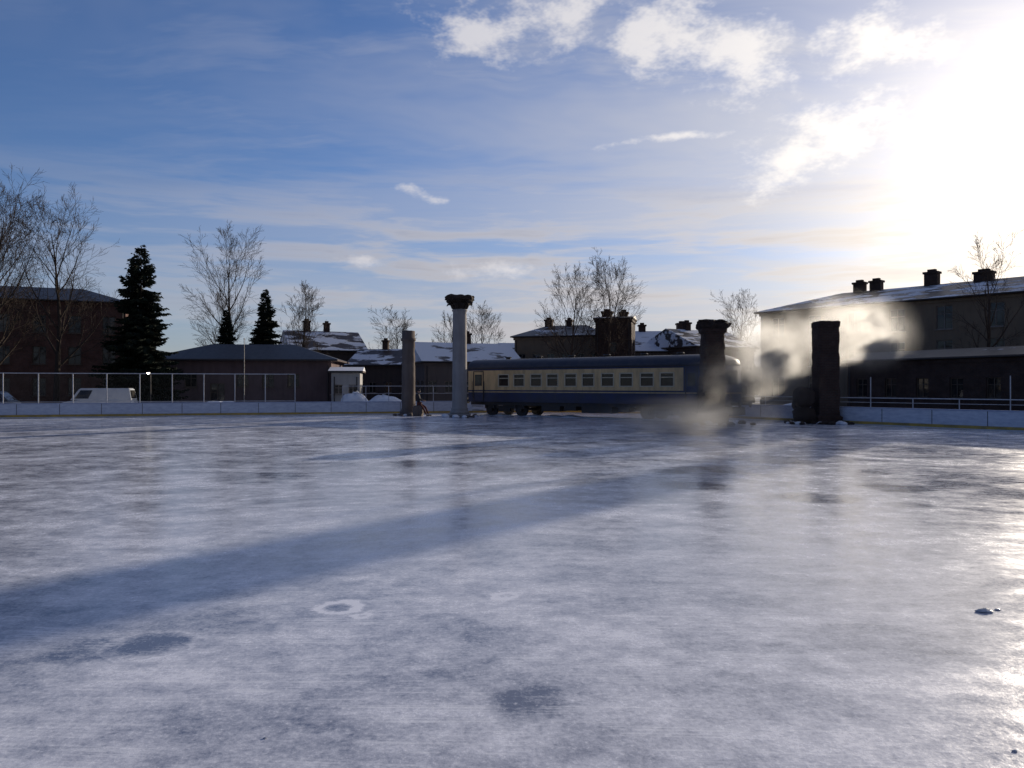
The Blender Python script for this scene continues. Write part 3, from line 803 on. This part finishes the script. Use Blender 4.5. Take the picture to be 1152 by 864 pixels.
# ------------------------------------------------------------------ parked vehicles behind the left fence
def car(name, x, y, rz, L, H, paintm, van=False):
    e = empty(name, (x,y,0), rz)
    body = MB(); rr = []
    hood = .95 if not van else 1.05
    prof = [(0,.45,.70,.72),(.06,.30,.80,.82),(.5,.24,.93,.88),(L*.28,.24,hood,.90),(L*.5,.24,hood+.02,.90),(L*.8,.24,hood+.04,.90),(L-.12,.28,hood,.87),(L,.42,hood-.15,.80)]
    for (px, z0, z1, wv) in prof:
        rr.append([(px,-wv*.94,z0),(px,wv*.94,z0),(px,wv,z0+.2),(px,wv*.99,z1-.08),(px,wv*.9,z1),(px,-wv*.9,z1),(px,-wv*.99,z1-.08),(px,-wv,z0+.2)])
    body.rings(rr); body.obj('body', paintm, e, True)
    cab = MB(); gls = MB()
    s0 = L*(.24 if not van else .16); s1 = L*(.40 if not van else .27); s2 = L*(.80 if not van else .95); s3 = L*(.95 if not van else .985)
    zb_ = hood-.02
    A = [(s0,-.84,zb_),(s3,-.84,zb_),(s3,.84,zb_),(s0,.84,zb_)]; B = [(s1,-.68,H),(s2,-.68,H),(s2,.68,H),(s1,.68,H)]
    M1 = [tuple(Vector(p).lerp(Vector(q_), .93)) for p, q_ in zip(A, B)]
    cab.rings([A, M1, [tuple(Vector(p)+Vector((.08*(1 if k in (0,3) else -1),.06*(1 if k < 2 else -1),.03))) for k, p in enumerate(B)]])
    cab.obj('cabin', paintm, e)
    for k in range(4):
        a, b2, c2, d2 = map(Vector, (A[k], A[(k+1)%4], B[(k+1)%4], B[k]))
        nn = (b2-a).cross(d2-a).normalized()*.012
        if nn.dot(((a+b2)/2)-Vector((L/2,0,H*.8))) < 0: nn = -nn
        def bl(u_, v_): return a.lerp(b2, u_).lerp(d2.lerp(c2, u_), v_)+nn
        segs = ((.06,.46),(.50,.94)) if k in (0,2) and not van else (((.05,.28),) if k == 0 else ((.72,.95),) if k == 2 else ((.06,.94),))
        for u0, u1 in segs: gls.quad(bl(u0,.12), bl(u1,.12), bl(u1,.86), bl(u0,.86))
    gls.obj('windows', M['glass'], e)
    wv = MB()
    for wx in (L*.19, L*.80):
        for sy in (-1, 1):
            wv.tube((wx, sy*.70, .31), (wx, sy*.91, .31), .31, .31, 20, True)
    wv.obj('wheels', M['dark_metal'], e)
    ds = MB(); ds.box(-.03,.04,-.6,.6,.38,.5); ds.box(L-.04,L+.03,-.6,.6,.38,.5)
    ds.obj('bumpers', M['dark_metal'], e)
M['car_white'] = simple('car_paint_white', (.55,.57,.6), (.45,.47,.52), 2, .3)
M['car_dark'] = simple('car_paint_dark', (.03,.035,.045), (.05,.05,.055), 2, .3)
car('parked_van', -31.0, 51.0, R(14), 4.6, 1.80, M['car_white'], True)
car('parked_car', -38.2, 49.8, R(14), 4.3, 1.6, M['car_dark'])

# ------------------------------------------------------------------ snow heaps, lamp, chips
def mound(name, x, y, rx, ry, h, seed, rz=0):
    b = MB(); n, mm = 28, 9; rr = []
    for j in range(mm):
        f = 1-j/mm; ring = []
        for k in range(n):
            a = 2*math.pi*k/n; nn = mnoise.noise(Vector((math.cos(a)*1.5+seed, math.sin(a)*1.5, j*.3)))
            r_ = (1+.2*nn)
            ring.append((rx*f*r_*math.cos(a), ry*f*r_*math.sin(a), -.06+h*(1-f**2.4)*(1+.25*nn)))
        rr.append(ring)
    b.rings(rr); o = b.obj(name, M['snow'], None, True); o.location = (x,y,0); o.rotation_euler = (0,0,rz)
mound('snow_pile', -12.2,57.5,1.6,1,1.5,9)
mound('snow_pile', -9.8,57,2.2,1,1.25,11)
mound('snow_pile', 17.6,45,2.4,1.1,.9,13,-.8)
mound('snow_pile', -21,53,3.5,1.0,.9,15,.2)

def lamp(x, y, h):
    e = empty('street_lamp', (x,y,0)); b = MB()
    b.tube((0,0,-.06),(0,0,.6),.08,.07,10,True); b.tube((0,0,.6),(0,0,h),.045,.035,8); b.tube((0,0,h-.03),(0,-.35,h+.08),.025,.025,6)
    b.tube((0,-.35,h+.13),(0,-.35,h+.02),.06,.17,12,True); b.obj('post', M['dark_metal'], e)
    b = MB(); b.tube((0,-.35,h+.017),(0,-.35,h-.09),.11,.05,12,True)
    b.obj('bulb', simple('lamp_glow', (1,.95,.85), emit=((1,.93,.8), 14)), e)
lamp(-25.7,52.6,2.9)
e = empty('flag_pole', (-19.7,54.4,0)); b = MB(); b.tube((0,0,-.06),(0,0,5.4),.05,.025,8,True); b.tube((0,0,5.4),(0,0,5.5),.05,.05,8,True); b.tube((.0,0,-.06),(0,0,.3),.11,.11,8,True); b.obj('pole', M['steel'], e)

M['ice_chip'] = simple('ice_chip', (.35,.37,.42), (.6,.65,.72), 6, .3)
def chip(x, y, s, seed):
    rnd = random.Random(seed); b = MB(); rr = []
    for (q_, zz) in ((1,0),(1.05,.25),(.7,.6),(.25,.75)):
        rr.append([(s*q_*1.4*math.cos(2*math.pi*k/8)*rnd.uniform(.7,1.2), s*q_*.8*math.sin(2*math.pi*k/8)*rnd.uniform(.7,1.2), .002+s*zz*.7*rnd.uniform(.7,1.1)) for k in range(8)])
    b.rings(rr); o = b.obj('ice_chunk', M['ice_chip']); o.location = (x,y,0)
chip(4.18,6.55,.055,1); chip(4.33,6.60,.02,2); chip(2.75,4.05,.012,3); chip(-1.4,4.2,.009,4)

# ------------------------------------------------------------------ person leaning back beside the column
def skin_obj(name, pts, edges, radii, mat, parent, root=0, sub=2):
    me = bpy.data.meshes.new(name); me.from_pydata(pts, edges, []); o = bpy.data.objects.new(name, me); COL.objects.link(o)
    me.materials.append(mat); s = o.modifiers.new('skin', 'SKIN'); s.use_smooth_shade = True
    ly = me.skin_vertices[0].data if me.skin_vertices else None
    if ly is None:
        bpy.context.view_layer.objects.active = o
        ly = me.skin_vertices[0].data
    for i, r in enumerate(radii): ly[i].radius = (r if isinstance(r, tuple) else (r, r)); ly[i].use_root = (i == root)
    sb = o.modifiers.new('sub', 'SUBSURF'); sb.levels = sub; sb.render_levels = sub
    o.parent = parent; return o
pe = empty('person', (-6.15,48.9,0))
M['coat'] = simple('dark_coat', (.02,.02,.028), (.035,.03,.035), 9, .9, bump=.3)
M['trousers'] = simple('red_trousers', (.12,.022,.02), (.07,.02,.02), 9, .85)
M['skin'] = simple('skin', (.45,.27,.2), (.40,.23,.17), 9, .5)
J = [(0,0,.86),(-.03,0,1.08),(-.06,0,1.30),(-.04,0,1.44),(-.03,0,1.52),
     (-.05,-.19,1.38),(.06,-.24,1.13),(.27,-.16,1.02),(-.05,.19,1.38),(.05,.24,1.12),(.28,.16,1.04)]
skin_obj('coat', J, [(0,1),(1,2),(2,3),(3,4),(2,5),(5,6),(6,7),(2,8),(8,9),(9,10)],
         [(.17,.15),(.155,.13),(.17,.13),(.085,.08),(.062,.06),.078,.056,.042,.078,.056,.042], M['coat'], pe, 0)
J = [(0,0,.84),(.02,-.10,.80),(.30,-.13,.52),(.50,-.14,.10),(.02,.10,.80),(.40,.12,.60),(.62,.13,.11)]
skin_obj('trousers', J, [(0,1),(1,2),(2,3),(0,4),(4,5),(5,6)], [(.15,.14),.105,.07,.055,.105,.07,.055], M['trousers'], pe, 0)
for nm, (x, y) in (('boot_1', (.50,-.14)), ('boot_2', (.62,.13))):
    skin_obj(nm, [(x-.05,y,.055),(x+.02,y,.12),(x+.10,y,.055),(x+.22,y,.04)], [(0,2),(2,3),(0,1)], [.05,.05,.05,.035], M['dark_metal'], pe, 0)
def hand(x, y, z, sgn, nm):
    pts = [(x,y,z),(x+.05,y,z-.01)]; ed = [(0,1)]; rd = [.028,(.036,.02)]
    for k, ln in enumerate((.036,.042,.040,.032)):
        yo = y+(-.03+.02*k); i = len(pts)
        pts += [(x+.085,yo,z-.012),(x+.085+ln,yo,z-.03),(x+.085+ln*1.4,yo,z-.055)]; ed += [(1,i),(i,i+1),(i+1,i+2)]; rd += [.0095,.009,.0075]
    i = len(pts); pts += [(x+.035,y+sgn*.04,z+.005),(x+.07,y+sgn*.055,z)]; ed += [(0,i),(i,i+1)]; rd += [.011,.009]
    skin_obj(nm, pts, ed, rd, M['skin'], pe, 0, 1)
hand(.29,-.15,1.01,1,'hand_1'); hand(.30,.15,1.03,-1,'hand_2')
hb = MB(); rr = []
for j in range(1, 14):
    th = math.pi*j/14; ring = []
    for k in range(20):
        a = 2*math.pi*k/20; x, y, z = math.sin(th)*math.cos(a)*.098, math.sin(th)*math.sin(a)*.078, -math.cos(th)*.122
        if z < 0: x *= 1-.25*(-z/.122); y *= 1-.35*(-z/.122); x += .012
        if x > .07 and abs(y) < .02: x += .022*max(0, 1-abs(z+.02)/.035)
        if x > .06 and .018 < abs(y) < .045 and abs(z-.01) < .02: x -= .010
        if x > .06 and abs(y) < .03 and abs(z+.065) < .012: x -= .006
        ring.append((x, y, z))
    rr.append(ring)
hb.rings(rr); h_ = hb.obj('head', M['skin'], pe, True); h_.location = (-.01,0,1.64); h_.rotation_euler = (0,R(12),R(-15))
hb = MB(); rr = []
for j in range(8):
    th = math.pi*(.5+.5*j/8); r_ = math.sin(th)
    rr.append([(-.008+r_*.112*math.cos(2*math.pi*k/20), r_*.092*math.sin(2*math.pi*k/20), .02-math.cos(th)*.125) for k in range(20)])
hb.rings(rr)
hb.rings([[(-.008+q_*.117*math.cos(2*math.pi*k/20), q_*.096*math.sin(2*math.pi*k/20), z) for k in range(20)] for q_, z in ((1,.012),(1.03,.03),(1,.055))])
hh_ = hb.obj('knitted_hat', M['coat'], pe, True); hh_.location = (-.01,0,1.645); hh_.rotation_euler = (0,R(10),0)
eb = MB()
for y in (-.031,.031): lump(eb, .078, y, .01, .012,.012,.010, 1, 0, 8, 6)
eo = eb.obj('eyes', M['dark_metal'], pe); eo.location = h_.location; eo.rotation_euler = h_.rotation_euler
b = MB(); b.rings(lathe([(.30,0),(.33,.1),(.31,.6),(.24,.70)], 20, .06, 4, square=5)); bo = b.obj('stone_block', M['stone2']); bo.location = (-6.2,48.98,0)

# ------------------------------------------------------------------ steam
def steam_mat(name, dens, nscale, lo, hi, st=(1,1,1)):
    m, t, out = new_mat(name)
    o = t.n('ShaderNodeTexCoord').outputs['Object']; rnd_ = t.n('ShaderNodeObjectInfo').outputs['Random']
    off = t.n('ShaderNodeCombineXYZ', {0: t.m('MULTIPLY', rnd_, 37.0), 1: t.m('MULTIPLY', rnd_, 11.0), 2: 0.0}).outputs[0]
    r = t.v('LENGTH', o)
    n = t.noise(t.map(t.v('ADD', o, off), rot=(0,R(25),0), scale=st), nscale, 3, .62)
    fall = t.mr(r, .0, 1.0, 1, 0, True)
    d = t.m('MULTIPLY', t.mr(t.m('ADD', n, t.m('MULTIPLY', fall, .18)), lo, hi), t.m('POWER', fall, 1.4))
    pv = t.n('ShaderNodeVolumeScatter', {'Color': (1,1,1,1), 'Anisotropy': .62, 'Density': t.m('MULTIPLY', d, dens)})
    t.set(out.inputs['Volume'], pv.outputs[0])
    try: m.cycles.volume_step_rate = 1.6
    except Exception: pass
    return m
sm1 = steam_mat('steam', 2.2, 2.4, .43, .84, (1,1,.7)); sm2 = steam_mat('ground_mist', .7, 1.8, .42, .80)
se = empty('steam_cloud')
def puffobj(name, loc, sc, mat):
    b = MB(); rr = []
    for j in range(1, 10):
        th = math.pi*j/10; rr.append([(math.sin(th)*math.cos(2*math.pi*k/18), math.sin(th)*math.sin(2*math.pi*k/18), -math.cos(th)) for k in range(18)])
    b.rings(rr); o = b.obj(name, mat, se); o.location = loc; o.scale = sc
puffobj('puff_1', (18.7,40.9,4.9), (4.6,1.7,2.9), sm1)
puffobj('puff_2', (14.2,40.4,3.9), (4.2,1.4,3.1), sm1)
puffobj('puff_3', (11.4,36.7,2.0), (4.6,1.5,2.8), sm2)
puffobj('puff_4', (7.8,31,.5), (5.6,3.4,1.4), sm2)
